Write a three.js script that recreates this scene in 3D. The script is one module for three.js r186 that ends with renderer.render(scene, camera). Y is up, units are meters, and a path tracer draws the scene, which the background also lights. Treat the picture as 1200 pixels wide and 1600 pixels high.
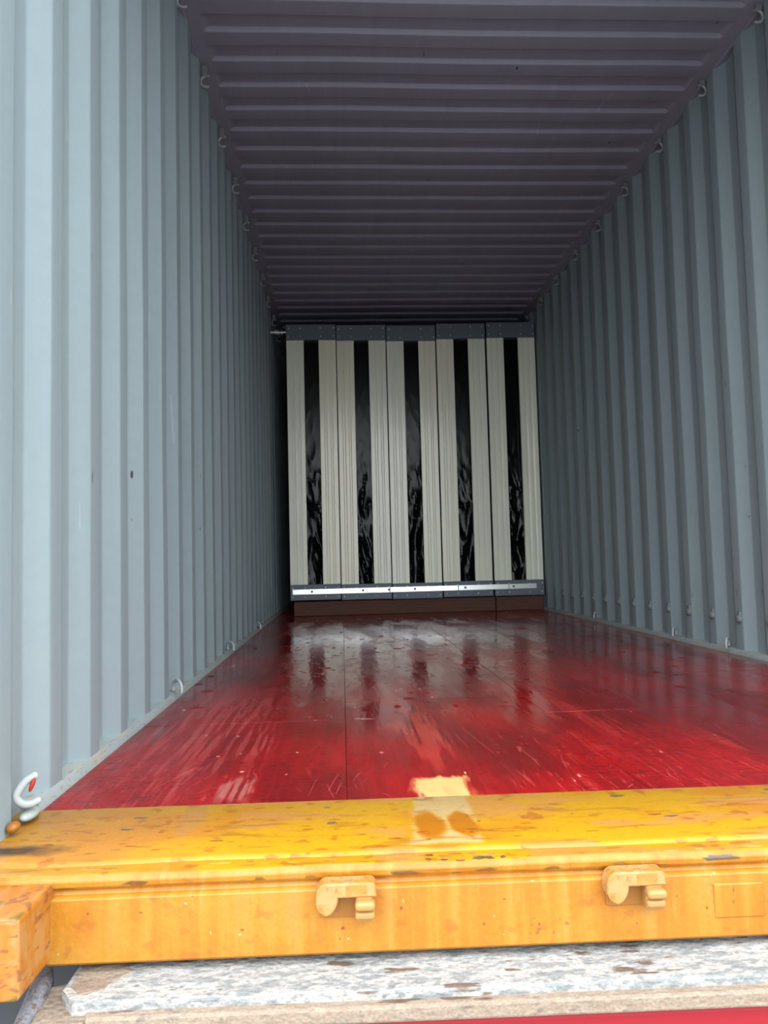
import * as THREE from 'three';
import { RoundedBoxGeometry } from 'three/addons/geometries/RoundedBoxGeometry.js';
import { mergeGeometries, toCreasedNormals } from 'three/addons/utils/BufferGeometryUtils.js';

// ---------------------------------------------------------------- camera, sky, exposure
const scene = new THREE.Scene();
const camera = new THREE.PerspectiveCamera(2 * Math.atan(800 / 1200) * 180 / Math.PI, 1200 / 1600, 0.05, 100);
camera.position.set(-0.583, 0.4513, 0);
camera.rotation.set(0.06415, -0.05558, -0.02505, 'YXZ');
scene.add(camera);
const renderer = new THREE.WebGLRenderer({ antialias: true });
renderer.toneMapping = THREE.LinearToneMapping;
renderer.toneMappingExposure = 3.4;
renderer.shadowMap.enabled = true;

const SKY = 1.6;
{ // even overcast sky, brighter towards the zenith
  const w = 64, h = 32, d = new Float32Array(w * h * 4);
  for (let j = 0; j < h; j++) {
    const e = ((j + 0.5) / h - 0.5) * Math.PI;
    const b = e > 0 ? 0.98 + 0.28 * Math.sin(e) : 0.5;
    for (let i = 0; i < w; i++) d.set([SKY * b * 0.97, SKY * b * 1.0, SKY * b * 1.03, 1], (j * w + i) * 4);
  }
  const t = new THREE.DataTexture(d, w, h, THREE.RGBAFormat, THREE.FloatType);
  t.mapping = THREE.EquirectangularReflectionMapping; t.magFilter = t.minFilter = THREE.LinearFilter;
  t.wrapS = THREE.RepeatWrapping; t.needsUpdate = true;
  scene.background = t; scene.environment = t;
}

// ---------------------------------------------------------------- helpers
function rng(seed) { let a = seed >>> 0; return () => { a = (a + 0x6D2B79F5) | 0; let t = Math.imul(a ^ (a >>> 15), 1 | a); t = (t + Math.imul(t ^ (t >>> 7), 61 | t)) ^ t; return ((t ^ (t >>> 14)) >>> 0) / 4294967296; }; }
function hash(x, y, s) { let h = Math.imul(x, 374761393) ^ Math.imul(y, 668265263) ^ Math.imul(s, 1274126177); h = Math.imul(h ^ (h >>> 13), 1274126177); return ((h ^ (h >>> 16)) >>> 0) / 4294967296; }
function vnoise(x, y, s = 1) {
  const xi = Math.floor(x), yi = Math.floor(y); let fx = x - xi, fy = y - yi;
  fx = fx * fx * (3 - 2 * fx); fy = fy * fy * (3 - 2 * fy);
  const a = hash(xi, yi, s), b = hash(xi + 1, yi, s), c = hash(xi, yi + 1, s), d = hash(xi + 1, yi + 1, s);
  return a + (b - a) * fx + (c - a) * fy + (a - b - c + d) * fx * fy;
}
function fbm(x, y, s = 1, o = 4) { let v = 0, a = 0.5, t = 0; for (let i = 0; i < o; i++) { v += a * vnoise(x, y, s + i * 17); t += a; a *= 0.5; x *= 2.03; y *= 2.03; } return v / t; }
const clamp = (x, a = 0, b = 1) => Math.min(b, Math.max(a, x));
const sstep = (a, b, x) => { const t = clamp((x - a) / (b - a)); return t * t * (3 - 2 * t); };
const lerp = (a, b, t) => a + (b - a) * t;
const mix3 = (a, b, t) => [lerp(a[0], b[0], t), lerp(a[1], b[1], t), lerp(a[2], b[2], t)];

function canvasOf(w, h, fn) { // fn(u, v) -> [r, g, b] sRGB 0..255, v upwards
  const c = document.createElement('canvas'); c.width = w; c.height = h;
  const g = c.getContext('2d'), im = g.createImageData(w, h), d = im.data;
  for (let j = 0; j < h; j++) for (let i = 0; i < w; i++) {
    const k = fn((i + 0.5) / w, 1 - (j + 0.5) / h), o = (j * w + i) * 4;
    d[o] = k[0]; d[o + 1] = k[1]; d[o + 2] = k[2]; d[o + 3] = 255;
  }
  g.putImageData(im, 0, 0);
  return [c, g];
}
function tex(c, srgb, wrap = true) {
  const t = new THREE.CanvasTexture(c); if (srgb) t.colorSpace = THREE.SRGBColorSpace;
  if (wrap) t.wrapS = t.wrapT = THREE.RepeatWrapping;
  t.magFilter = THREE.LinearFilter; return t;
}
const names = {};
function numbered(n) { const k = names[n] = (names[n] ?? -1) + 1; return k ? `${n}_${String(k).padStart(3, '0')}` : n; }
function shade(o) { o.castShadow = o.receiveShadow = true; return o; }
function mesh(name, geo, mat, parent = scene) {
  const g = Array.isArray(geo) ? mergeGeometries(geo.map((x) => (x.index ? x.toNonIndexed() : x))) : geo;
  const m = shade(new THREE.Mesh(g, mat)); m.name = numbered(name); parent.add(m); return m;
}
function group(name, parent = scene) { const o = new THREE.Group(); o.name = numbered(name); parent.add(o); return o; }
function structure(o) { o.userData.kind = 'structure'; return o; }
function tag(o, label, category, grp) { o.userData.label = label; o.userData.category = category; if (grp) o.userData.group = grp; return o; }
function rbox(x0, x1, y0, y1, z0, z1, r = 0.003, seg = 2) {
  const w = x1 - x0, h = y1 - y0, d = z1 - z0;
  return new RoundedBoxGeometry(w, h, d, seg, Math.min(r, w / 2.05, h / 2.05, d / 2.05)).translate((x0 + x1) / 2, (y0 + y1) / 2, (z0 + z1) / 2);
}
function cyl(r, len, axis, x, y, z, n = 10, r2 = r) {
  const g = new THREE.CylinderGeometry(r2, r, len, n);
  if (axis === 'x') g.rotateZ(Math.PI / 2); if (axis === 'z') g.rotateX(Math.PI / 2);
  return g.translate(x, y, z);
}
// a surface from a grid of points at(i, j) -> [x, y, z, u, v]; optional back layer makes it a closed sheet
function gridGeo(ni, nj, at, back, flip = false) {
  const P = [], U = [], I = [], layer = (f, fl) => {
    const o = P.length / 3;
    for (let j = 0; j <= nj; j++) for (let i = 0; i <= ni; i++) { const p = f(i, j); P.push(p[0], p[1], p[2]); U.push(p[3], p[4]); }
    for (let j = 0; j < nj; j++) for (let i = 0; i < ni; i++) {
      const a = o + j * (ni + 1) + i, b = a + 1, c = a + ni + 1, d = c + 1;
      if (fl) I.push(a, c, b, b, c, d); else I.push(a, b, c, b, d, c);
    }
  };
  layer(at, flip);
  if (back) layer((i, j) => { const p = at(i, j); return [p[0] + back[0], p[1] + back[1], p[2] + back[2], p[3], p[4]]; }, !flip);
  const g = new THREE.BufferGeometry();
  g.setAttribute('position', new THREE.Float32BufferAttribute(P, 3)); g.setAttribute('uv', new THREE.Float32BufferAttribute(U, 2));
  g.setIndex(I); g.computeVertexNormals(); return g;
}
// closed profile [[z, y], ...] swept along x
function sweepX(pts, x0, x1, nx, uv, wob) {
  const n = pts.length, arc = [0]; for (let k = 1; k <= n; k++) arc.push(arc[k - 1] + Math.hypot(pts[k % n][0] - pts[k - 1][0], pts[k % n][1] - pts[k - 1][1]));
  const body = gridGeo(n, nx, (k, j) => {
    const x = lerp(x0, x1, j / nx), p = pts[k % n], w = wob ? wob(x, k % n) : 0;
    return [x, p[1] + w, p[0], ...uv(x, arc[k])];
  });
  const tri = THREE.ShapeUtils.triangulateShape(pts.map((p) => new THREE.Vector2(p[0], p[1])), []), P = [], U = [];
  for (const [x, order] of [[x0, [0, 1, 2]], [x1, [2, 1, 0]]]) for (const t of tri) for (const q of order) { const p = pts[t[q]]; P.push(x, p[1], p[0]); U.push(...uv(x, p[0])); }
  const cap = new THREE.BufferGeometry(); cap.setAttribute('position', new THREE.Float32BufferAttribute(P, 3)); cap.setAttribute('uv', new THREE.Float32BufferAttribute(U, 2)); cap.computeVertexNormals();
  return mergeGeometries([toCreasedNormals(body, 0.6), cap]);
}

// ---------------------------------------------------------------- materials
const [wallC, wallG] = canvasOf(1024, 1024, (u, v) => {
  const n = fbm(u * 6, v * 3, 3, 4), st = fbm(u * 60, v * 2, 9, 3), f = fbm(u * 120, v * 120, 21, 2);
  const k = 1 + 0.05 * (n - 0.5) + 0.05 * (st - 0.5) + 0.025 * (f - 0.5);
  return [133 * k, 148 * k, 153 * k];
});
{ const R = rng(5); // small rust nicks and scuffs
  for (let i = 0; i < 26; i++) { wallG.fillStyle = R() < 0.5 ? 'rgba(40,38,36,0.75)' : 'rgba(110,84,66,0.5)'; const x = R() * 1024, y = R() * 1024; wallG.beginPath(); wallG.ellipse(x, y, 0.8 + R() * 1.3, 2 + R() * 5, 0.2 * (R() - 0.5), 0, 7); wallG.fill(); }
  for (let i = 0; i < 20; i++) { wallG.strokeStyle = `rgba(225,228,226,${0.12 + R() * 0.2})`; wallG.lineWidth = 0.8 + R(); const x = R() * 1024, y = R() * 1024; wallG.beginPath(); wallG.moveTo(x, y); wallG.lineTo(x + (R() - 0.5) * 14, y + 10 + R() * 60); wallG.stroke(); }
}
const wallT = tex(wallC, true); wallT.repeat.set(1 / 2.6, 1 / 2.6);
const M = {};
M.wall = new THREE.MeshStandardMaterial({ map: wallT, roughness: 0.5 });
M.roof = new THREE.MeshStandardMaterial({ map: wallT, color: new THREE.Color(1.12, 0.95, 1.14), roughness: 0.55 });
M.lug = new THREE.MeshStandardMaterial({ color: 0x6c7477, roughness: 0.6 });
M.ring = new THREE.MeshStandardMaterial({ color: 0x9aa1a3, roughness: 0.5 });
M.base = (() => {
  const [c] = canvasOf(512, 256, (u, v) => {
    const n = fbm(u * 30, v * 8, 31, 4), m = fbm(u * 70, v * 30, 37, 3), d = sstep(0.5, 0.72, n), e = sstep(0.62, 0.75, m);
    return mix3(mix3([152, 164, 164], [162, 164, 154], d), [116, 108, 98], e * 0.35);
  });
  const t = tex(c, true); t.repeat.set(0.6, 1.5);
  return new THREE.MeshStandardMaterial({ map: t, roughness: 0.7 });
})();
M.dark = new THREE.MeshStandardMaterial({ color: 0x3a3f44, roughness: 0.7 });

// floor: worn glossy red paint on plywood, wet towards the back. u = (x + 1.165) / 2.33, v = (-z - 1.4) / 5.6
const FX = 2048, FZ = 2048, fx = (x) => (x + 1.165) / 2.33 * FX, fz = (z) => FZ - (-z - 1.4) / 5.6 * FZ;
const blob = (x, z, cx, cz, rx, rz, s, sc = 30) => { const d = Math.hypot((x - cx) / rx, (z - cz) / rz) + 0.9 * (fbm(x * sc, z * sc * 0.5, s, 3) - 0.5); return sstep(1, 0.6, d); };
const patch = (x, z, x0, x1, z0, z1, e, s, sx_, sz_) => { const n = 0.6 * (fbm(x * sx_, z * sz_, s, 4) - 0.5); return sstep(0, 1, Math.min(x - x0, x1 - x, z - z0, z1 - z) / e + 0.5 + n * 2.4); };
const [floorC, floorG] = canvasOf(FX, FZ, (u, v) => {
  const x = u * 2.33 - 1.165, z = -1.4 - v * 5.6;
  const a = fbm(x * 5, z * 2.2, 41, 4), grain = fbm(x * 110, z * 5, 43, 3), sp = vnoise(x * 190, z * 110, 47);
  let c = mix3([108, 2, 7], [142, 5, 9], sstep(0.3, 0.7, a));
  const k = 0.9 + 0.2 * grain; c = [c[0] * k, c[1] * k, c[2] * k];
  const worn = sstep(0.55, 0.78, fbm(x * 9, z * 4, 53, 5)) * sstep(0.42, 0.62, grain);
  c = mix3(c, [176, 70, 60], worn * 0.4);
  const lad = vnoise(x * 55, z * 260, 57); c = mix3(c, [74, 4, 8], sstep(0.74, 0.82, lad) * sstep(0.45, 0.6, fbm(x * 6, z * 3, 59, 3)) * 0.7); c = mix3(c, [206, 120, 104], sstep(0.80, 0.9, vnoise(x * 300, z * 26, 63)) * sstep(0.42, 0.6, fbm(x * 7 + 3, z * 2.4, 65, 3)) * 0.32);
  c = mix3(c, [70, 8, 10], sstep(0.80, 0.9, sp) * 0.5);
  c = mix3(c, [222, 176, 108], 0.95 * patch(x, z, -0.447, -0.337, -1.625, -1.4, 0.03, 61, 90, 16));
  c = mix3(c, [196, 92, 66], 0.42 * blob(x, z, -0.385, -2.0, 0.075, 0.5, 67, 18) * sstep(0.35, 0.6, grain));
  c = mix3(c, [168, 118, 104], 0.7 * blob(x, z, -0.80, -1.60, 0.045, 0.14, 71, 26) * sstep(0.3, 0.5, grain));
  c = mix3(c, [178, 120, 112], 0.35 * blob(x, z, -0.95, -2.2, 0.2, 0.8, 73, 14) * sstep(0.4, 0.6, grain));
  return c;
});
const [roughC, roughG] = canvasOf(1024, 1024, (u, v) => {
  const x = u * 2.33 - 1.165, z = -1.4 - v * 5.6;
  const a = fbm(x * 6, z * 3, 141, 4), b = fbm(x * 40, z * 10, 143, 3), wet = sstep(-1.6, -3.2, z);
  let r = lerp(0.40, 0.17, wet) + 0.16 * (a - 0.5) + 0.16 * (b - 0.5);
  r = lerp(r, 0.12, sstep(0.54, 0.62, fbm(x * 6, z * 0.9, 151, 3)) * 0.9 * sstep(-1.7, -2.4, z)); r = lerp(r, 0.3, sstep(0.58, 0.7, fbm(x * 8, z * 1.6, 157, 3)) * 0.6);
  const k = clamp(r, 0.04, 0.8) * 255; return [k, k, k];
});
const [bumpC, bumpG] = canvasOf(1024, 1024, (u, v) => {
  const x = u * 2.33 - 1.165, z = -1.4 - v * 5.6;
  const k = 128 + 90 * (fbm(x * 4, z * 2, 241, 3) - 0.5) + 26 * (fbm(x * 60, z * 12, 243, 3) - 0.5); return [k, k, k];
});
{ const R = rng(77);
  const stroke = (x, z, dx, dz, w, col) => { floorG.strokeStyle = col; floorG.lineWidth = w; floorG.beginPath(); floorG.moveTo(fx(x), fz(z)); floorG.quadraticCurveTo(fx(x + dx * 0.5 + (R() - 0.5) * 0.01), fz(z + dz * 0.5), fx(x + dx), fz(z + dz)); floorG.stroke(); };
  for (let i = 0; i < 520; i++) { const z = -1.5 - R() * R() * 4.6; stroke(-1.15 + R() * 2.3, z, (R() - 0.5) * 0.05, -(0.02 + R() * R() * 0.22), 0.5 + R() * 1.1, `rgba(${190 + R() * 40 | 0},${120 + R() * 50 | 0},${110 + R() * 50 | 0},${0.15 + R() * 0.4})`); }
  for (const [x, z, dx, dz] of [[-0.98, -1.62, 0.06, -0.16], [-0.935, -1.60, 0.03, -0.18], [-0.62, -1.56, 0.02, -0.12], [-0.24, -1.8, -0.03, -0.3], [0.1, -2.3, -0.05, -0.5], [-0.02, -2.2, -0.05, -0.4], [0.3, -2.6, -0.03, -0.5]]) stroke(x, z, dx, dz, 1.6, 'rgba(214,150,128,0.45)');
  for (let i = 0; i < 190; i++) { floorG.fillStyle = R() < 0.6 ? `rgba(226,196,176,${0.5 + R() * 0.5})` : 'rgba(50,12,12,0.8)'; floorG.beginPath(); floorG.ellipse(fx(-1.13 + R() * 2.26), fz(-1.5 - R() * 5), 1 + R() * 3.2, 1 + R() * 2.4, 0, 0, 7); floorG.fill(); }
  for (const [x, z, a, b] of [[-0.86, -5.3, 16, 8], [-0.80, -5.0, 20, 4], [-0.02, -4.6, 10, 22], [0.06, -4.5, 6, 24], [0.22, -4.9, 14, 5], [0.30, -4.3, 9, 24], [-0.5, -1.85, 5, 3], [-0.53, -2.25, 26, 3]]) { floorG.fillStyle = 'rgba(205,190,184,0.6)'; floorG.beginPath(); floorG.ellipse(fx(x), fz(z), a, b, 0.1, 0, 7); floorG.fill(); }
  for (let i = 0; i < 900; i++) { bumpG.fillStyle = R() < 0.7 ? 'rgba(255,255,255,0.7)' : 'rgba(0,0,0,0.5)'; bumpG.beginPath(); bumpG.ellipse(R() * 1024, 160 + R() * 620, 0.8 + R() * 3.5, 0.7 + R() * 1.2, 0, 0, 7); bumpG.fill(); }
  for (let i = 0; i < 260; i++) { const k = R() < 0.5 ? 20 : 150; roughG.fillStyle = `rgba(${k},${k},${k},0.8)`; roughG.beginPath(); roughG.ellipse(R() * 1024, 150 + R() * 700, 2 + R() * 9, 1 + R() * 5, 0, 0, 7); roughG.fill(); }
}
M.floor = new THREE.MeshPhysicalMaterial({ map: tex(floorC, true), roughnessMap: tex(roughC, false), roughness: 1, bumpMap: tex(bumpC, false), bumpScale: 0.004, ior: 1.5, specularIntensity: 0.88 });
M.floor.map.wrapS = M.floor.map.wrapT = THREE.ClampToEdgeWrapping;

// orange sill paint. u = (x + 1.25) / 1.6, v = arc / 0.5
const SW = 2048, SH = 640, sx = (x) => (x + 1.25) / 1.6 * SW, sy = (s) => SH - s / 0.5 * SH;
const [sillC, sillG] = canvasOf(SW, SH, (u, v) => {
  const x = u * 1.6 - 1.25, s = v * 0.5, top = s < 0.285;
  const a = fbm(x * 7, s * 14, 301, 4), b = fbm(x * 40, s * 60, 303, 3), st = fbm(x * 60, s * 3, 305, 3);
  let c = top ? mix3([248, 164, 32], [250, 188, 22], sstep(0.35, 0.6, a + 0.12 * sstep(-0.9, -0.6, x))) : mix3([238, 150, 26], [240, 170, 46], sstep(0.35, 0.65, lerp(a, st, 0.5)));
  if (top) c = mix3(c, [246, 172, 92], Math.max(sstep(0.46, 0.66, fbm(x * 8 + 4, s * 24, 311, 4)) * 0.75, 0.45 * sstep(-0.75, -1.0, x)));
  else c = mix3(c, [240, 176, 92], sstep(0.6, 0.8, st) * 0.45);
  if (top) { c = mix3(c, [248, 212, 140], 0.95 * patch(x, s, -0.455 - 0.09 * s, -0.355 - 0.04 * s, -0.1, 0.235, 0.014, 321, 40, 40));
    c = mix3(c, [226, 140, 12], Math.max(blob(x, s, -0.442, 0.155, 0.034, 0.075, 323, 20), blob(x, s, -0.382, 0.15, 0.030, 0.08, 325, 20)));
    c = mix3(c, [238, 170, 92], 0.7 * blob(x, s, -0.86, 0.06, 0.025, 0.12, 327, 20));
    c = mix3(c, [70, 54, 44], 0.9 * sstep(1.1, 0.1, Math.hypot((x + 1.13) / 0.13, (s - 0.2) / 0.03) + 0.7 * (fbm(x * 30, s * 50, 329, 3) - 0.5))); }
  if (top) c = mix3(c, [176, 112, 40], sstep(0.62, 0.76, fbm(x * 14, s * 90, 335, 4)) * 0.4 * sstep(0.05, 0.1, s));
  c = mix3(c, [196, 104, 30], sstep(0.68, 0.8, b) * (top ? 0.5 : 0.25));
  const k = 0.97 + 0.06 * vnoise(x * 300, s * 300, 331); return [c[0] * k, c[1] * k, c[2] * k];
});
{ const R = rng(99), spot = (x, s, a, b, col, t = 0) => { sillG.fillStyle = col; sillG.beginPath(); for (let k = 0; k < 14; k++) { const f = 0.65 + 0.6 * R(), q = k / 14 * Math.PI * 2; sillG.lineTo(sx(x) + Math.cos(q + t) * a * f, sy(s) + Math.sin(q + t) * b * f); } sillG.fill(); };
  for (let i = 0; i < 46; i++) spot(-1.15 + R() * 1.45, 0.09 + R() * 0.13, 4 + R() * 16, 1.5 + R() * 3, `rgba(${130 + R() * 50 | 0},${70 + R() * 30 | 0},30,${0.35 + R() * 0.4})`);
  for (const [x, s, a, b] of [[-0.955, 0.06, 18, 6], [-0.075, 0.035, 22, 8], [0.225, 0.03, 24, 7], [-0.965, 0.115, 16, 5], [-0.02, 0.15, 18, 6], [-0.62, 0.04, 8, 5], [-0.61, 0.12, 12, 8]]) { spot(x, s, a, b, 'rgba(128,118,112,0.85)'); }
  for (let i = 0; i < 60; i++) spot(-1.2 + R() * 1.5, 0.262 + R() * 0.02, 3 + R() * 22, 1 + R() * 3, `rgba(${R() < 0.5 ? '250,214,150' : '190,120,60'},${0.35 + R() * 0.4})`);
  for (let i = 0; i < 22; i++) spot(-1.2 + R() * 1.5, 0.30 + R() * 0.012, 8 + R() * 30, 2 + R() * 3, `rgba(120,92,66,${0.3 + R() * 0.35})`);
  for (let i = 0; i < 14; i++) spot(-0.46 + R() * 0.14, 0.262 + R() * 0.022, 3 + R() * 10, 2 + R() * 4, R() < 0.5 ? 'rgba(130,84,70,0.8)' : 'rgba(190,150,120,0.7)');
  spot(-0.37, 0.278, 24, 6, 'rgba(120,96,84,0.8)'); spot(0.0, 0.295, 40, 7, 'rgba(120,104,88,0.9)'); spot(-0.9, 0.3, 30, 5, 'rgba(120,84,60,0.7)');
  for (let i = 0; i < 34; i++) { const x = -1.2 + R() * 1.5, s = 0.32 + R() * 0.05; const y = sy(s + 0.05 * R()), l = 40 + R() * 90, gr = sillG.createLinearGradient(0, y, 0, y + l), al = 0.1 + R() * 0.22; gr.addColorStop(0, 'rgba(248,206,140,0)'); gr.addColorStop(0.4, `rgba(248,206,140,${al})`); gr.addColorStop(1, 'rgba(248,206,140,0)'); sillG.fillStyle = gr; sillG.fillRect(sx(x), y, 2 + R() * 10, l); }
  for (let i = 0; i < 40; i++) spot(-1.2 + R() * 1.5, 0.33 + R() * 0.08, 1 + R() * 3, 1 + R() * 3, R() < 0.5 ? 'rgba(252,226,180,0.8)' : 'rgba(150,90,40,0.7)');
  for (let i = 0; i < 9; i++) spot(-0.33 + R() * 0.1, 0.385 + R() * 0.025, 1 + R() * 4, 1 + R() * 3, 'rgba(160,104,50,0.5)');
}
const [sillB] = canvasOf(1024, 320, (u, v) => { const k = 128 + 70 * (fbm(u * 26, v * 9, 341, 4) - 0.5) + 40 * (fbm(u * 160, v * 60, 343, 2) - 0.5); return [k, k, k]; });
M.sill = new THREE.MeshStandardMaterial({ color: new THREE.Color(0.40, 0.39, 0.40), map: tex(sillC, true), roughness: 0.42, bumpMap: tex(sillB, false), bumpScale: 0.0025 });
M.plate = new THREE.MeshStandardMaterial({ color: new THREE.Color(0.28, 0.105, 0.01), roughness: 0.5 });
M.keeper = (() => {
  const [c] = canvasOf(256, 256, (u, v) => { const a = fbm(u * 5, v * 5, 401, 4), b = fbm(u * 14, v * 14, 403, 3); return mix3(mix3([242, 172, 76], [247, 194, 122], sstep(0.35, 0.65, a)), [190, 130, 80], sstep(0.64, 0.8, b) * 0.6); });
  const t = tex(c, true); t.repeat.set(10, 10); return new THREE.MeshStandardMaterial({ map: t, color: new THREE.Color(0.40, 0.39, 0.40), roughness: 0.45 });
})();
M.casting = (() => {
  const [c] = canvasOf(512, 512, (u, v) => { const a = fbm(u * 5, v * 4, 411, 4), b = fbm(u * 16, v * 16, 413, 3), s = fbm(u * 20, v * 3, 415, 3); let k = mix3([242, 150, 42], [244, 176, 96], sstep(0.4, 0.65, lerp(a, s, 0.5))); k = mix3(k, [170, 108, 74], sstep(0.62, 0.76, b) * 0.7); return mix3(k, [120, 130, 50], sstep(0.66, 0.76, fbm(u * 6, v * 6, 417, 3)) * 0.6 * sstep(0.4, 0.2, v)); });
  const t = tex(c, true); t.repeat.set(1, 1); return new THREE.MeshStandardMaterial({ map: t, color: new THREE.Color(0.40, 0.39, 0.40), roughness: 0.5 });
})();
// flaking ledge. uv in metres
const ledgeMap = (A, B, C, amt, seed) => { // u = (x + 1.25) / 2.6, v in 0.3 m
  const [c] = canvasOf(2048, 256, (u, v) => {
    const x = u * 2.6, y = v * 0.3, a = fbm(x * 30, y * 75, seed, 5), b = fbm(x * 90, y * 150, seed + 3, 4), s = fbm(x * 10, y * 160, seed + 5, 3), f = vnoise(x * 420, y * 700, seed + 7);
    let k = mix3(A, B, sstep(0.36, 0.58, 0.45 * a + 0.15 * s + 0.4 * b)); k = mix3(k, C, sstep(0.56, 0.74, 0.6 * b + 0.4 * a) * amt);
    k = mix3(k, [120, 92, 76], sstep(0.66, 0.72, fbm(x * 12, y * 40, seed + 9, 5)) * 0.8);
    const g = 0.9 + 0.2 * f; return [k[0] * g, k[1] * g, k[2] * g];
  });
  return tex(c, true);
};
const [ledgeB] = canvasOf(2048, 256, (u, v) => { const k = 255 * fbm(u * 2.6 * 90, v * 0.3 * 140, 531, 4); return [k, k, k]; });
const ledgeBT = tex(ledgeB, false), dim = new THREE.Color(0.42, 0.42, 0.42);
M.ledge = new THREE.MeshStandardMaterial({ color: new THREE.Color(0.38, 0.375, 0.37), map: ledgeMap([176, 184, 186], [238, 237, 232], [140, 146, 150], 0.7, 501), roughness: 0.75, bumpMap: ledgeBT, bumpScale: 0.003 });
M.ledgeEdge = new THREE.MeshStandardMaterial({ color: new THREE.Color(0.39, 0.385, 0.38), map: ledgeMap([194, 172, 150], [206, 186, 164], [134, 122, 116], 0.55, 521), roughness: 0.7, bumpMap: ledgeBT, bumpScale: 0.002 });
M.ledgeTan = new THREE.MeshStandardMaterial({ color: dim, map: ledgeMap([172, 152, 132], [192, 174, 154], [130, 116, 108], 0.4, 541), roughness: 0.8, bumpMap: ledgeBT, bumpScale: 0.003 });
M.steel = new THREE.MeshStandardMaterial({ color: dim, map: ledgeMap([118, 120, 128], [168, 170, 178], [84, 84, 90], 0.6, 561), roughness: 0.6 });
M.red = new THREE.MeshStandardMaterial({ color: 0x8c0418, roughness: 0.65 });
M.ground = new THREE.MeshStandardMaterial({ color: 0x6c6c6a, roughness: 0.9 });
M.cream = [0, 1, 2].map((k) => {
  const [c] = canvasOf(128, 512, (u, v) => { const a = fbm(u * 3, v * 6, 607 + k, 3), n = 0.965 + 0.05 * a; return [(240 - 3 * k) * n, 240 * n, (216 + 3 * k) * n]; });
  return new THREE.MeshStandardMaterial({ map: tex(c, true), roughness: 0.2 });
});
M.cap = new THREE.MeshStandardMaterial({ color: 0x5c6772, roughness: 0.5, metalness: 0.1 });
M.rivet = new THREE.MeshStandardMaterial({ color: 0xd8dcdc, roughness: 0.35, metalness: 0.6 });
M.film = new THREE.MeshPhysicalMaterial({ color: 0x040506, roughness: 0.2, ior: 1.45, specularIntensity: 0.4 });
M.core = new THREE.MeshStandardMaterial({ color: 0x0a0a0c, roughness: 0.8 });
M.galv = new THREE.MeshStandardMaterial({ color: 0xdfe6e6, roughness: 0.3, metalness: 0.85 });
M.timber = (() => {
  const [c] = canvasOf(512, 128, (u, v) => { const g = fbm(u * 4, v * 24, 701, 4), b = fbm(u * 20, v * 60, 703, 3); return mix3([60, 38, 30], [112, 72, 54], 0.6 * g + 0.4 * b); });
  const t = tex(c, true); t.repeat.set(2, 1); return new THREE.MeshStandardMaterial({ map: t, roughness: 0.8 });
})();

// ---------------------------------------------------------------- the container: walls, ceiling, floor
const BACK = -13.4, FRONT = -1.30;
// inner flat starts at z = start - k * pitch, going away from the door
function wallPoints(start, pitch) {
  const f = pitch / 0.247, b = 0.0045, d = 0.032, out = [];
  const add = (z, x) => out.push([z, x]);
  for (let k = -8; k < 60; k++) {
    const z = start - k * pitch;
    let q = z; add(q + b, d * b / 0.06); add(q - b, 0);
    q -= 0.0635 * f; add(q + b, 0); add(q - b, d * b / 0.06);
    q -= 0.06 * f; add(q + b, d - d * b / 0.06); add(q - b, d);
    q -= 0.0635 * f; add(q + b, d); add(q - b, d - d * b / 0.06);
  }
  return out.filter((p) => p[0] <= FRONT && p[0] >= BACK);
}
function wall(name, side, start, pitch) {
  const o = structure(group(name)), pts = wallPoints(start, pitch), rows = 34, y0 = -0.09, y1 = 2.672;
  const g = gridGeo(pts.length - 1, rows, (i, j) => {
    const [z, off] = pts[i], y = lerp(y0, y1, j / rows);
    const wob = 0.006 * (fbm(z * 3.1 + side * 9, y * 1.3, 801, 3) - 0.5) * Math.sin(Math.PI * clamp(j / rows)) ;
    return [side * (1.165 + off) + wob, y, z + 0.006 * (vnoise(z * 9, y * 1.7, 811 + side) - 0.5), -z, y];
  }, [side * 0.003, 0, 0], side < 0);
  mesh('corrugated_sheet', g, M.wall, o);
  mesh('top_rail', side > 0 ? rbox(1.168, 1.25, 2.668, 2.76, BACK, FRONT, 0.006) : rbox(-1.25, -1.168, 2.668, 2.76, BACK, FRONT, 0.006), M.roof, o);
  return o;
}
const wallL = wall('wall_left', -1, -1.575, 0.2425), wallR = wall('wall_right', 1, -3.06, 0.247);
{ // end wall
  const o = structure(group('wall_back'));
  mesh('sheet', rbox(-1.25, 1.25, -0.1, 2.76, BACK - 0.06, BACK, 0.01), M.wall, o);
}
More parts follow.
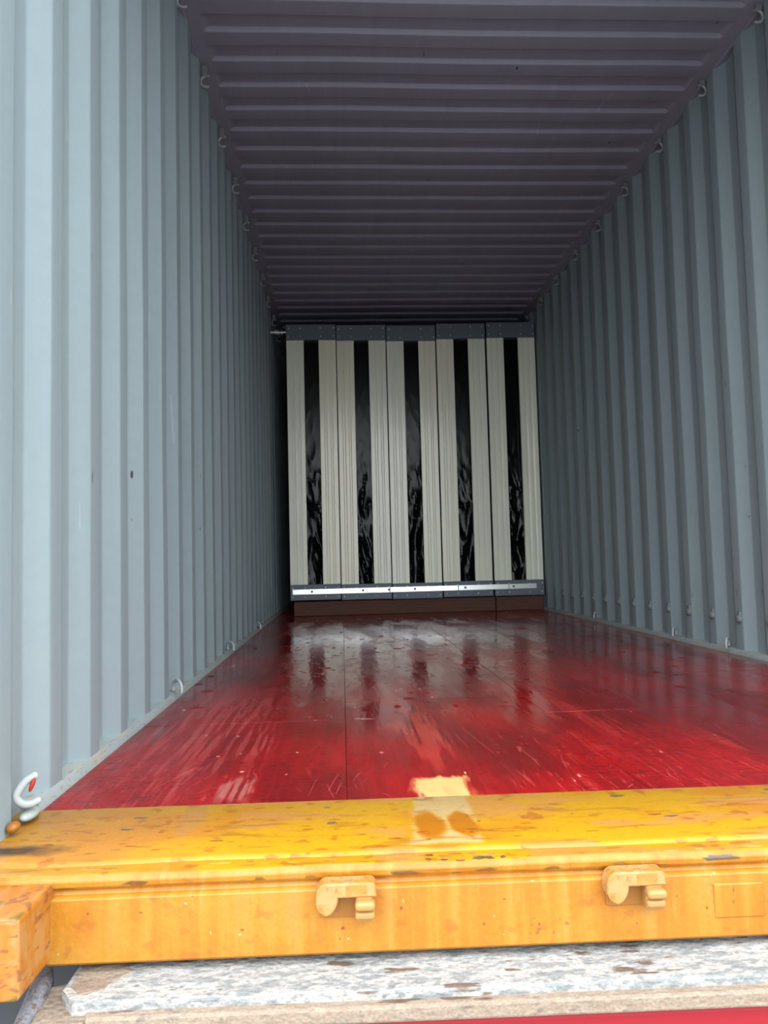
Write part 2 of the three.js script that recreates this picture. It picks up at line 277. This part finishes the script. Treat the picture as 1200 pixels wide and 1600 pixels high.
{ // corrugated roof sheet, corrugations across, pressed flat towards the side rails
  const o = structure(group('ceiling')), zs = [], b = 0.0025, P = 0.1851;
  for (let k = -9; k < 57; k++) {
    const c = -2.9225 - k * P;
    zs.push([c + 0.0065 + b, 1], [c + 0.0065 - b, 0.85], [c - 0.0065 + b, 0.15], [c - 0.0065 - b, 0], [c - 0.0865 + b, 0], [c - 0.0865 - b, 0.15], [c - 0.0995 + b, 0.85], [c - 0.0995 - b, 1]);
  }
  const pts = zs.filter((p) => p[0] < FRONT && p[0] > BACK), xs = [];
  for (const x of [1.172, 1.14, 1.118, 1.113, 1.107, 1.098, 1.085]) xs.push(-x);
  for (let k = -6; k <= 6; k++) xs.push(k * 0.17);
  for (const x of [1.085, 1.098, 1.107, 1.113, 1.118, 1.14, 1.172]) xs.push(x);
  const g = gridGeo(xs.length - 1, pts.length - 1, (i, j) => {
    const x = xs[i], [z, h] = pts[j], t = sstep(1.116, 1.092, Math.abs(x));
    const sag = 0.006 * (fbm(x * 1.7, z * 0.9, 841, 2) - 0.5) * t, m = Math.abs(x) > 1.12 ? -(Math.abs(x) - 1.118) * 0.12 : 0;
    return [x, 2.681 + 0.0185 * h * t + sag + m, z + 0.008 * (vnoise(x * 2.2, z * 3, 845) - 0.5), x + 2, -z];
  }, [0, 0.003, 0], true);
  mesh('corrugated_roof_sheet', g, M.roof, o);
}
{ // door posts and header round the open end
  const t = structure(group('trim_1'));
  mesh('corner_post', rbox(-1.36, -1.168, -0.02, 2.80, -1.298, -1.12, 0.012), M.wall, t);
  const t2 = structure(group('trim_2'));
  mesh('corner_post', rbox(1.168, 1.36, -0.02, 2.80, -1.298, -1.12, 0.012), M.wall, t2);
  const t3 = structure(group('trim_3'));
  mesh('header', rbox(-1.17, 1.17, 2.66, 2.80, -1.298, -1.12, 0.01), M.wall, t3);
}
for (const [n, s] of [['baseboard_left', -1], ['baseboard_right', 1]]) { // steel floor edge under the wall sheets
  const pts = [[1.158, -0.05], [1.158, 0.004], [1.1635, 0.022], [1.24, 0.027], [1.24, -0.05]];
  const zA = s < 0 ? -1.502 : -1.46, g = gridGeo(pts.length, 60, (i, j) => { const p = pts[i % pts.length], z = lerp(zA, BACK, j / 60); return [s * p[0] + (i === 1 || i === 2 ? 0.003 * (vnoise(z * 13, i, 861) - 0.5) : 0), p[1], z, -z, i * 0.13]; }, null, s > 0);
  structure(mesh(n, toCreasedNormals(g, 0.5), M.base));
}
{ // floor of plywood sheets with open joints
  const o = structure(group('floor')), cols = [-1.157, -0.584, 0.0, 0.584, 1.157], R = rng(31);
  const cuts = [[-2.25, -4.3, -6.5], [-2.52, -4.75, -7.0], [-2.25, -4.55, -6.7], [-2.9, -5.2, -7.2]];
  const uvf = (g) => { const p = g.attributes.position, u = []; for (let i = 0; i < p.count; i++) u.push((p.getX(i) + 1.165) / 2.33, (-p.getZ(i) - 1.4) / 5.6); g.setAttribute('uv', new THREE.Float32BufferAttribute(u, 2)); return g; };
  for (let c = 0; c < 4; c++) {
    const zs = [-1.487, ...cuts[c], BACK];
    for (let k = 0; k + 1 < zs.length; k++) {
      const x0 = cols[c] + 0.0004, x1 = cols[c + 1] - 0.0004, z1 = zs[k] - (k ? 0.0008 : 0), z0 = zs[k + 1] + 0.0008;
      const g = rbox(x0, x1, -0.028, 0, z0, z1, 0.001, 1), p = g.attributes.position, tx = (R() - 0.5) * 0.0022, tz = (R() - 0.5) * 0.0012, xm = (x0 + x1) / 2, zm = (z0 + z1) / 2, dy = -0.0005 * R();
      for (let i = 0; i < p.count; i++) { const x = p.getX(i), z = p.getZ(i); p.setY(i, p.getY(i) + dy + (k < 3 ? (x - xm) * tx + (z - zm) * tz * 0.6 : 0)); if (!k && z > z1 - 0.01) p.setZ(i, z + 0.02 * x); }
      mesh('plywood_sheet', uvf(g), M.floor, o);
    }
  }
  mesh('subfloor', rbox(-1.16, 1.16, -0.06, -0.031, BACK, -1.53, 0.001, 1), M.dark, o);
}
// lashing rings and lugs welded to the walls
function ringGeo(side, r = 0.026, t = 0.0055) {
  const a = new THREE.TorusGeometry(r, t, 7, 18, Math.PI * 1.3).rotateZ(-Math.PI * 0.65);
  if (side < 0) a.rotateY(Math.PI);
  return a.rotateY(side * 0.1);
}
for (let k = 0; k < 10; k++) {
  const R = group('lashing_ring', wallR); R.position.set(1.146, 2.622, -2.895 - k * 0.4925);
  mesh('bar', ringGeo(1), M.ring, R); mesh('weld_tab', rbox(-0.006, 0.02, 0.022, 0.050, -0.008, 0.008, 0.003), M.lug, R);
  const L = group('lashing_ring', wallL); L.position.set(-1.140, 2.598, -2.825 - k * 0.4925);
  mesh('bar', ringGeo(-1), M.ring, L); mesh('weld_tab', rbox(-0.02, 0.006, 0.022, 0.070, -0.008, 0.008, 0.003), M.lug, L);
}
for (let k = 0; k < 13; k++) {
  const g = new THREE.SphereGeometry(1, 12, 8).scale(0.013, 0.019, 0.022), z = -3.07 - k * 0.247;
  mesh('lashing_lug', [g.translate(0, 0, 0), rbox(-0.004, 0.014, -0.004, 0.034, -0.012, 0.012, 0.004)].map((q) => { q.deleteAttribute('uv'); return q; }), M.lug, wallR).position.set(1.162, 0.158, z - 0.012);
}
for (const [x, z, s] of [[1.15, -3.98, 1], [1.15, -5.24, 1], [1.15, -3.42, 1], [-1.152, -2.68, -1], [-1.152, -3.93, -1], [-1.152, -5.2, -1]]) {
  const o = group('floor_lashing_ring', s > 0 ? wallR : wallL); o.position.set(x, 0.036, z);
  mesh('bar', new THREE.TorusGeometry(0.03, 0.006, 7, 18, Math.PI * 1.2).rotateZ(-0.3).rotateY(s * 0.9), M.ring, o);
}
{ // large bent lashing hook by the door post
  const o = group('lashing_hook', wallL); o.position.set(-1.162, 0.014, -1.41); o.userData.label = 'bent white lashing hook with red tip at the foot of the left wall';
  const c = new THREE.CatmullRomCurve3([[0.026, 0.026, -0.03], [0.014, 0.024, -0.014], [0.004, 0.030, -0.004], [-0.001, 0.042, 0.0], [0.005, 0.056, -0.002], [0.015, 0.068, -0.006], [0.026, 0.074, -0.010]].map((p) => new THREE.Vector3(...p)));
  mesh('hook_bar', new THREE.TubeGeometry(c, 28, 0.0072, 10), M.ring, o);
  mesh('hook_end', new THREE.SphereGeometry(0.0072, 10, 8).translate(0.026, 0.074, -0.010), M.ring, o);
  mesh('hook_tip', new THREE.SphereGeometry(1, 10, 8).scale(0.004, 0.014, 0.006).rotateZ(-0.35).translate(0.024, 0.060, -0.006), new THREE.MeshStandardMaterial({ color: 0x9c3020, roughness: 0.6 }), o);
  mesh('hook_base', new THREE.SphereGeometry(1, 14, 10).scale(0.014, 0.010, 0.034).translate(0.008, 0.001, -0.036), M.base, o);
}

// ---------------------------------------------------------------- orange sill with corner fittings and cam keepers
{
  const o = group('door_sill'); o.position.set(0, 0, -1.482); o.rotation.y = -0.02;
  tag(o, 'scuffed orange steel door sill across the front of the red floor', 'sill');
  const P = [[-0.002, -0.03], [-0.002, 0.0005], [0, 0.001], [0.12, -0.001], [0.240, -0.003], [0.246, -0.0055], [0.250, -0.0095], [0.256, -0.0095], [0.272, -0.0105]];
  for (let k = 0; k <= 6; k++) { const q = Math.PI / 2 - k / 6 * Math.PI * 0.94; P.push([0.276 + 0.0115 * Math.cos(q), -0.022 + 0.0115 * Math.sin(q)]); }
  P.push([0.2775, -0.0352], [0.2815, -0.040], [0.290, -0.042], [0.2925, -0.0445], [0.2955, -0.1335], [0.292, -0.1375], [0.20, -0.1375], [0.20, -0.03]);
  const uv = (x, s) => [(x + 1.25) / 1.6, s / 0.5 - 0.062];
  mesh('sill_beam', sweepX(P, -1.25, 1.166, 60, uv, (x, k) => (k >= 3 && k < 16 ? 0.003 * (vnoise(x * 5, k * 0.2, 901) - 0.5) : 0)), M.sill, o);
  for (const x of [-0.582, -0.146, 0.55]) { // locking-bar keepers
    const c = group('cam_keeper', o); c.position.set(x, -0.052, 0.296);
    const s = new THREE.Shape(); s.moveTo(-0.042, 0.0); s.quadraticCurveTo(-0.044, 0.024, -0.03, 0.026); s.lineTo(0.036, 0.026); s.quadraticCurveTo(0.042, 0.026, 0.042, 0.018); s.lineTo(0.042, 0.010); s.lineTo(-0.014, 0.010); s.quadraticCurveTo(-0.016, -0.012, -0.030, -0.016); s.quadraticCurveTo(-0.041, -0.012, -0.042, 0);
    mesh('hook', new THREE.ExtrudeGeometry(s, { depth: 0.022, bevelEnabled: true, bevelSize: 0.003, bevelThickness: 0.004, bevelSegments: 3, curveSegments: 8 }), M.keeper, c);
    mesh('latch_block', [rbox(0.014, 0.040, -0.030, 0.016, -0.002, 0.024, 0.005), rbox(0.013, 0.043, -0.010, 0.004, 0.012, 0.036, 0.006), rbox(0.013, 0.042, -0.024, -0.012, 0.010, 0.031, 0.005)], M.keeper, c);
    mesh('back_plate', rbox(-0.040, 0.040, -0.030, 0.022, -0.003, 0.002, 0.002), M.plate, c);
  }
  mesh('patch_plate', rbox(-0.018, 0.060, -0.108, -0.056, 0.29, 0.2965, 0.003), M.sill, o);
  const plateUv = o.children.at(-1).geometry; { const p = plateUv.attributes.position, u = []; for (let i = 0; i < p.count; i++) u.push((p.getX(i) + 1.25) / 1.6, 0.7 - p.getY(i)); plateUv.setAttribute('uv', new THREE.Float32BufferAttribute(u, 2)); }
  for (const [a, b, l] of [[-1.34, -1.024, 1], [1.045, 1.34, 1]]) { // corner fittings, box shaped, standing proud of the beam
    const g = rbox(a, b, -0.131, -0.021, 0.1, 0.402, 0.007, 3);
    mesh('corner_fitting', g, M.casting, o);
  }
  mesh('paint_nub', new THREE.SphereGeometry(1, 14, 10).scale(0.012, 0.009, 0.014).rotateZ(0.4).translate(-1.152, 0.014, 0.128), M.plate, o);
}
// ---------------------------------------------------------------- weathered ledge and red chassis under the sill
{
  const o = group('chassis_ledge'); o.position.set(0, 0, -1.482); o.rotation.y = -0.026;
  tag(o, 'weathered grey steel ledge with flaking white paint below the orange sill', 'ledge');
  const uvm = (g, f) => { const p = g.attributes.position, n = g.attributes.normal, u = []; for (let i = 0; i < p.count; i++) u.push((p.getX(i) + 1.25) / 2.6, (Math.abs(n.getY(i)) > 0.6 ? p.getZ(i) - 0.1 : p.getY(i) + 0.3) / 0.3); g.setAttribute('uv', new THREE.Float32BufferAttribute(u, 2)); return g; };
  const ext = (pts, y0, y1, bev = 0.003) => { const s = new THREE.Shape(pts.map(([x, z]) => new THREE.Vector2(x, -z))); return new THREE.ExtrudeGeometry(s, { depth: y1 - y0 - 2 * bev, bevelEnabled: true, bevelSize: bev, bevelThickness: bev, bevelSegments: 2 }).rotateX(-Math.PI / 2).translate(0, y0 + bev, 0); };
  mesh('top_plate', uvm(ext([[-0.985, 0.12], [1.2, 0.12], [1.2, 0.372], [-0.96, 0.372], [-0.985, 0.34]], -0.176, -0.150, 0.004)), M.ledge, o);
  mesh('tan_corner', uvm(ext([[-0.978, 0.25], [-0.905, 0.25], [-0.918, 0.275], [-0.902, 0.30], [-0.925, 0.325], [-0.93, 0.345], [-0.958, 0.356], [-0.978, 0.335]], -0.151, -0.1485, 0.001)), M.ledgeTan, o);
  mesh('front_edge', uvm(ext([[-0.945, 0.36], [1.2, 0.36], [1.2, 0.389], [-0.935, 0.389]], -0.186, -0.163, 0.004)), M.ledgeEdge, o);
  mesh('side_step', uvm(ext([[-1.022, 0.30], [-0.97, 0.28], [-0.935, 0.37], [-0.945, 0.392], [-1.01, 0.392]], -0.19, -0.168, 0.004)), M.ledgeTan, o);
  mesh('side_bar', uvm(rbox(-1.3, -0.95, -0.215, -0.188, 0.36, 0.41, 0.006)), M.ledge, o);
  const pc = new THREE.CatmullRomCurve3([[-1.08, -0.19, 0.2], [-1.045, -0.172, 0.27], [-1.03, -0.168, 0.33], [-1.03, -0.19, 0.38]].map((p) => new THREE.Vector3(...p)));
  mesh('bracket', new THREE.TubeGeometry(pc, 16, 0.016, 10), M.steel, o);
  const b = group('chassis_beam'); b.position.set(0, 0, -1.482); b.rotation.y = -0.026;
  tag(b, 'bright red painted chassis beam under the weathered grey ledge', 'beam');
  mesh('beam', rbox(-0.93, 1.2, -0.50, -0.19, 0.12, 0.376, 0.01), M.red, b);
  mesh('frame', rbox(-1.33, 1.2, -0.50, -0.19, -0.1, 0.118, 0.01), M.dark, b);
  for (const x of [-0.5, 0.5]) mesh('rail', rbox(x - 0.09, x + 0.09, -0.50, -0.192, -11.5, -0.102, 0.01), M.red, b);
}
structure(mesh('ground', rbox(-30, 30, -1.6, -1.25, -40, 30, 0.01, 1), M.ground));

// ---------------------------------------------------------------- cargo: five upright crates, strap, bearers
const CZ = -6.6;
const CRATES = [
  [-1.031, 0.136, 2.528, 'leftmost upright crate with two cream boards, grey end caps and black wrapping'],
  [-0.595, 0.130, 2.520, 'second upright crate from the left, cream boards with dark crumpled plastic between'],
  [-0.158, 0.125, 2.512, 'middle upright crate, its grey top cap lowest of the five'],
  [0.282, 0.130, 2.527, 'second upright crate from the right, grey top cap stepped above the middle one'],
  [0.728, 0.128, 2.534, 'rightmost upright crate against the right wall, its grey top cap highest'],
];
const BW = 0.150, UW = 0.431;
const boardGeo = (() => { // vertical board with two shallow grooves
  const s = [[0, -0.003], [0.004, 0], [0.036, 0], [0.044, -0.0025], [0.056, -0.0025], [0.064, 0], [0.088, 0], [0.096, -0.0025], [0.106, -0.0025], [0.114, 0], [BW - 0.004, 0], [BW, -0.003]];
  const sh = new THREE.Shape(); sh.moveTo(0, -0.032); for (const [x, z] of s) sh.lineTo(x, z); sh.lineTo(BW, -0.032);
  const g = new THREE.ExtrudeGeometry(sh, { depth: 1, bevelEnabled: false }).rotateX(-Math.PI / 2);
  const p = g.attributes.position, u = []; // after the turn: x across, y along, z out of -shape y
  for (let i = 0; i < p.count; i++) p.setZ(i, -p.getZ(i));
  const ix = []; for (let i = 0; i < p.count; i += 3) ix.push(i, i + 2, i + 1);
  g.setIndex(ix); const h = g.toNonIndexed(); h.computeVertexNormals();
  const q = h.attributes.position; for (let i = 0; i < q.count; i++) u.push(q.getX(i) * 4, q.getY(i)); h.setAttribute('uv', new THREE.Float32BufferAttribute(u, 2)); return h;
})();
const rivetGeo = new THREE.SphereGeometry(0.006, 8, 6).scale(1, 1, 0.6);
function film(seed, h) {
  const nx = 30, ny = 240, w = 0.19;
  const g = gridGeo(nx, ny, (i, j) => {
    const x = i / nx * w, y = j / ny * h, low = 0.04 + 0.96 * sstep(0.62 * h, 0.12 * h, y), wv = (a) => 1 - Math.abs(2 * a - 1);
    const d = 0.022 * low * wv(fbm(x * 8 + y * 2.6, y * 1.9 - x * 5, seed, 2)) + 0.018 * low * wv(vnoise(x * 15 - y * 3.5, y * 4.5 + x * 9, seed + 7)) ** 2 + 0.009 * low * wv(vnoise(x * 34 + y * 9, y * 7 - x * 14, seed + 9)) ** 2 * vnoise(x * 6, y * 5, seed + 3);
    return [x, y, d, x, y];
  });
  return toCreasedNormals(g, 0.35);
}
CRATES.forEach(([x, y0, y1, label], n) => {
  const o = group('upright_crate'); o.position.set(x, y0, CZ); tag(o, label, 'crate', 'upright crates standing in a row across the container');
  const H = y1 - y0, R = rng(900 + n);
  mesh('bottom_cap', rbox(0, UW, 0, 0.134, -0.78, 0.002, 0.004), M.cap, o);
  mesh('top_cap', rbox(0, UW, H - 0.138, H, -0.78, 0.002, 0.004), M.cap, o);
  for (const bx of [0.001, UW - BW - 0.001]) { const b = mesh('board', boardGeo, M.cream[Math.floor(R() * 3)], o); b.position.set(bx, 0.134, -0.006); b.scale.y = H - 0.134 - 0.138; }
  mesh('plastic_wrap', film(1000 + n * 31, H - 0.262), M.film, o).position.set(0.12, 0.131, -0.075);
  mesh('core', rbox(0.012, UW - 0.012, 0.132, H - 0.136, -0.77, -0.08, 0.004), M.core, o);
  const caps = o.children.filter((c) => /cap/.test(c.name));
  for (const [c, b] of [[caps[0], 0], [caps[1], H - 0.138]]) for (const rx of [0.022, 0.125, 0.302, 0.410]) for (const ry of [0.03, 0.105]) { const r = mesh('rivet', rivetGeo, M.rivet, c); r.position.set(rx + (R() - 0.5) * 0.008, b + ry + (R() - 0.5) * 0.006, 0.003); }
});
{
  const s = group('steel_strap'); s.position.set(-1.012, 0.209, CZ + 0.003); tag(s, 'long galvanised steel strap bolted along the bottom caps of the crates', 'strap');
  const cuts = [0, 0.83, 1.42, 1.86, 2.105];
  for (let k = 0; k < 4; k++) mesh('strip', rbox(cuts[k] + (k ? 0.002 : 0), cuts[k + 1] - 0.002, -0.023, 0.021, 0.001 + (k % 2) * 0.0015, 0.006 + (k % 2) * 0.0015, 0.002), M.galv, s);
  for (const x of [0.165, 0.6, 0.822, 1.045, 1.48, 1.9]) mesh('bolt', cyl(0.011, 0.008, 'z', x, 0, 0.010, 6), M.cap, s);
}
for (const [a, b, l] of [[-1.005, 0.735, 'long dark brown timber bearer under the first four crates'], [0.742, 1.158, 'short dark brown timber bearer under the rightmost crate']]) {
  tag(mesh('timber_bearer', rbox(a, b, 0.0, 0.122, CZ - 0.78, CZ - 0.035, 0.006), M.timber), l, 'timber');
}
{
  const o = group('spacer_bolt'); o.position.set(-1.168, 2.468, CZ - 0.03); tag(o, 'small grey steel spacer bolt between the left wall and the leftmost crate', 'bolt');
  mesh('shank', cyl(0.013, 0.137, 'x', 0.068, 0, 0, 12), M.rivet, o);
  mesh('nut', cyl(0.024, 0.03, 'x', 0.055, 0, 0, 6), M.rivet, o); mesh('washer', cyl(0.027, 0.008, 'x', 0.10, 0, 0, 14), M.rivet, o);
}
renderer.render(scene, camera);
